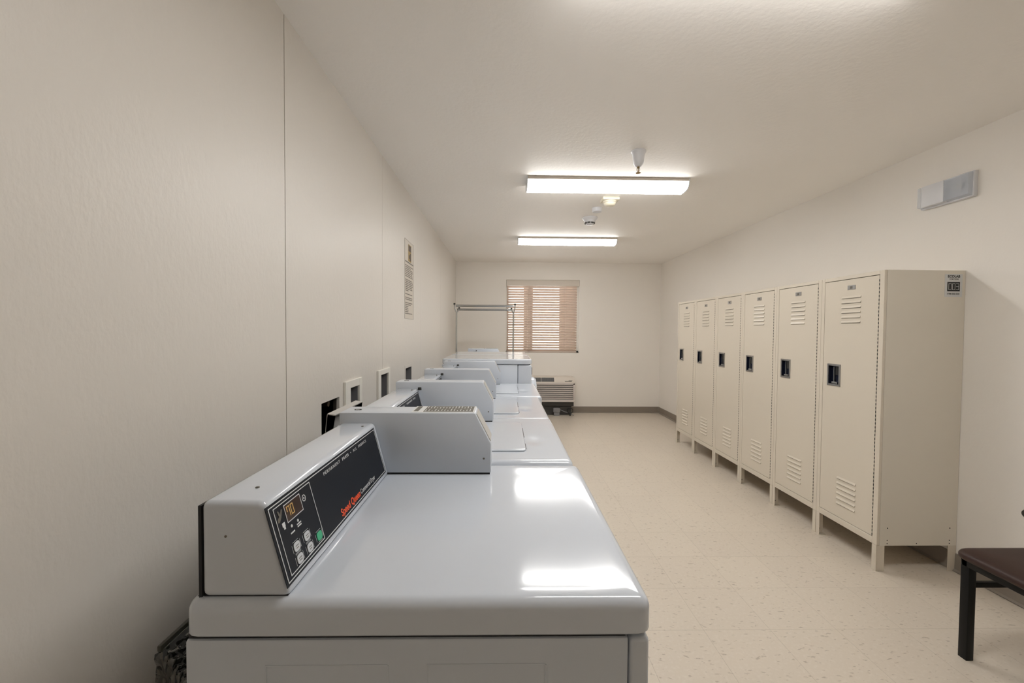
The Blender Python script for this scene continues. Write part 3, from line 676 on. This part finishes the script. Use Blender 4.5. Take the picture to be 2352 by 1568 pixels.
# ------------------------------------------------------------------ wall outlet boxes and poster on the left wall
def outlet(y0, y1, z1, fl, label, near_flange=True):
    hy0, hy1, hz1 = fl
    t = thing('outlet_box', label, 'outlet box', (XL, (y0 + y1) / 2, .95), 'washer outlet boxes recessed in the left wall')
    f = MB(); wall_cells(f, lambda mb, p, q, a, b_, m: mb.box(XL + .0005, XL + (.012 if near_flange else .002), p, q, a, b_, m, .0008, 1), y0, y1, .82, z1, [(hy0 + .002, hy1 - .002, .842, hz1 - .002)], 'flange' if near_flange else 'wall'); f.build('flange', t)
    b = MB(); d = .09; e = .0012
    b.box(XL - d, XL - d + .002, hy0 + e, hy1 - e, .842, hz1 - e, 'cavity').box(XL - d, XL, hy0 + e, hy0 + e + .002, .842, hz1 - e, 'cavity').box(XL - d, XL, hy1 - e - .002, hy1 - e, .842, hz1 - e, 'grey')
    b.box(XL - d, XL, hy0 + e, hy1 - e, hz1 - e - .002, hz1 - e, 'grey').box(XL - d, XL, hy0 + e, hy1 - e, .842, .844, 'cavity'); b.build('recess', t)
outlet(2.064, 2.300, 1.088, (2.128, 2.262, 1.052), 'white framed outlet box in the left wall beside the leaning metal plate')
outlet(2.600, 2.868, 1.092, (2.655, 2.825, 1.062), 'white framed outlet box in the left wall below the second panel seam')
outlet(3.330, 3.590, 1.062, (3.352, 3.568, 1.040), 'unframed outlet recess in the left wall, farthest of the openings', False)
t = thing('wall_pipe', 'dark pipe stub inside the ragged opening of the left wall', 'pipe', (XL - .08, 1.93, .95))
MB().tube([(XL - .08, 1.93, .845), (XL - .08, 1.93, 1.02)], .016, 'brown', 12).tube([(XL - .09, 1.96, 1.0), (XL - .03, 1.96, 1.0)], .014, 'brown', 12).build('pipe_run', t)
t = thing('cover_plate', 'grey sheet metal plate leaning behind the nearest dryer', 'metal plate', (-.62, 1.55, .6))
MB().prism([(-.648, .60), (-.646, .60), (-.601, 1.062), (-.574, 1.058), (-.574, 1.055), (-.603, 1.058)], 'Y', 1.42, 1.69, 'sheet').build('folded_sheet', t)
MB().box(-.66, -.565, 1.46, 1.48, 0, .60, 'sheet', .002).box(-.66, -.565, 1.62, 1.64, 0, .60, 'sheet', .002).build('bracket_leg', t)

o, u, v = (XL + .0004, 3.322, 1.440), (0, 1, 0), (0, 0, 1)
t = thing('poster', 'tall laminated notice with small gold picture and text on the left wall', 'poster', (XL, 3.48, 1.75))
MB().quad(o, u, v, 0, 0, .316, .640, 0, 'paper', .0012).build('sheet', t)
q = MB().frame(o, u, v, 0, 0, .316, .640, .0015, .0013, 'greyink')
q.build('printed_border', t)
q = MB(); q.quad(o, u, v, .118, .475, .222, .615, .0013, 'gold', .0004); q.quad(o, u, v, .125, .56, .215, .608, .0018, 'brown', .0003); q.quad(o, u, v, .135, .50, .170, .53, .0018, 'brown', .0003).quad(o, u, v, .178, .484, .212, .548, .0018, 'brown', .0003)
q.build('printed_picture', t)
q = MB(); r_ = random.Random(5); yy = .458
for k in range(30):
    if k in (1, 9, 17, 19, 22): yy -= .014; continue
    x_ = .02; end = r_.choice([.29, .28, .26, .2, .29]) if k else .295
    if k > 12: end = r_.choice([.12, .2, .26, .29])
    while x_ < end:
        w_ = r_.uniform(.012, .035); q.quad(o, u, v, x_, yy, min(x_ + w_, end + .005), yy + (.0075 if k else .011), .0013, 'greyink', .0003); x_ += w_ + .006
    yy -= .0145
q.build('printed_text', t)

# ------------------------------------------------------------------ waste bin squeezed behind the dryer
t = thing('waste_bin', 'slim black waste bin with crinkled black liner between dryer and left wall', 'waste bin', (-.622, 1.10, 0))
bx0, bx1, by0, by1, bz = -.704, -.540, .842, 1.36, .702
b = MB()
for zz, ins in ((0, 0),):
    b.box(bx0 + .012, bx1 - .012, by0 + .012, by1 - .012, 0, .02, 'binblk', .004)
    b.box(bx0 + .004, bx0 + .010, by0 + .006, by1 - .006, .015, bz - .03, 'binblk').box(bx1 - .010, bx1 - .004, by0 + .006, by1 - .006, .015, bz - .03, 'binblk')
    b.box(bx0 + .006, bx1 - .006, by0 + .004, by0 + .010, .015, bz - .25, 'binblk').box(bx0 + .006, bx1 - .006, by1 - .010, by1 - .004, .015, bz - .03, 'binblk')
b.build('bin_body', t)
r = MB().box(bx0, bx0 + .009, by0, by1, bz - .014, bz, 'binrim', .003).box(bx1 - .009, bx1, by0 + .02, by1, bz - .035, bz, 'binrim', .003).box(bx0, bx1, by1 - .012, by1, bz - .035, bz, 'binrim', .003)
r.build('rim', t)
# liner: wrinkled film drooping from the left rim down to the right, open end hanging down in front
from mathutils import noise
tb = bmesh.new(); NU, NV, NS = 110, 90, 40; G = []
def nz(*p): return noise.noise(Vector(p))
def ridge(u_, v_):
    w_ = u_ * 15 + .9 * nz(u_ * 4, v_ * 2.5, 1) - v_ * 2.6
    return (1 - abs(2 * (w_ % 1) - 1)) ** 2 * (.45 + .9 * abs(nz(u_ * 9, v_ * 7, 3))) + .7 * nz(u_ * 22, v_ * 12, 7) + .35 * nz(u_ * 60, v_ * 34, 9)
for j in range(NV + 1):
    v_ = j / NV; row = []
    for i in range(NU + 1):
        u_ = i / NU
        x = bx0 + .009 + (bx1 - bx0 - .019) * u_; z = bz - .010 - .20 * u_ ** .9; d_ = .011 * ridge(u_, v_ * 2.6) * min(1, u_ * 9) * min(1, (1 - u_) * 8)
        row.append(tb.verts.new((x + d_ * .75, by0 + .008 + (by1 - by0 - .03) * v_ ** 1.3, z + d_ * .6)))
    G.append(row)
G2 = [G[0]]
for k in range(1, NS + 1):
    G2.append([tb.verts.new(((bx0 - .002 if i < 2 else G[0][i].co.x), by0 + .004 + .006 * nz(i * .22, k * .3, 2) - .004, G[0][i].co.z - .006 * k)) for i in range(NU + 1)])
for GG in (G, G2):
    for j in range(len(GG) - 1):
        for i in range(NU): tb.faces.new((GG[j][i], GG[j][i + 1], GG[j + 1][i + 1], GG[j + 1][i]))
bmesh.ops.recalc_face_normals(tb, faces=tb.faces)
mb = MB(); mb._merge(tb, 'bag'); lo = mb.build('liner', t, angle=180)
so = lo.modifiers.new('Solidify', 'SOLIDIFY'); so.thickness = .0006

# ------------------------------------------------------------------ world, camera, colour management
wd = bpy.data.worlds.new('World'); S.world = wd; wd.use_nodes = True
nt = wd.node_tree; bg = nt.nodes['Background']
sky = nt.nodes.new('ShaderNodeTexSky'); sky.sky_type = 'NISHITA'; sky.sun_disc = False; sky.sun_elevation = math.radians(35); sky.sun_rotation = math.radians(200)
mixn = nt.nodes.new('ShaderNodeMix'); mixn.data_type = 'RGBA'; mixn.inputs['Factor'].default_value = .9; mixn.inputs['B'].default_value = (1, .95, .86, 1)
nt.links.new(sky.outputs['Color'], mixn.inputs['A']); nt.links.new(mixn.outputs['Result'], bg.inputs['Color']); bg.inputs['Strength'].default_value = 2.6

f, yaw, pitch, roll = 952.34, .0191, .0261, .0076
cy, sy = math.cos(yaw), math.sin(yaw)
F = Vector((sy, cy, 0)); Rr = Vector((cy, -sy, 0)); U = Vector((0, 0, 1))
F2 = F * math.cos(pitch) - U * math.sin(pitch); U2 = U * math.cos(pitch) + F * math.sin(pitch)
R3 = Rr * math.cos(roll) + U2 * math.sin(roll); U3 = U2 * math.cos(roll) - Rr * math.sin(roll)
cam = bpy.data.cameras.new('camera'); cam.sensor_width = 36; cam.lens = f / 2352 * 36; cam.clip_start = .05; cam.clip_end = 100
co = bpy.data.objects.new('camera', cam); COL.objects.link(co)
mt = Matrix((R3, U3, -F2)).transposed().to_4x4(); mt.translation = Vector((0, 0, 1.35)); co.matrix_world = mt
S.camera = co
S.view_settings.view_transform = 'Standard'; S.view_settings.look = 'None'; S.view_settings.gamma = 1; S.view_settings.exposure = 0.57
S.view_settings.use_curve_mapping = False
S.cycles.max_bounces = 12; S.cycles.diffuse_bounces = 8
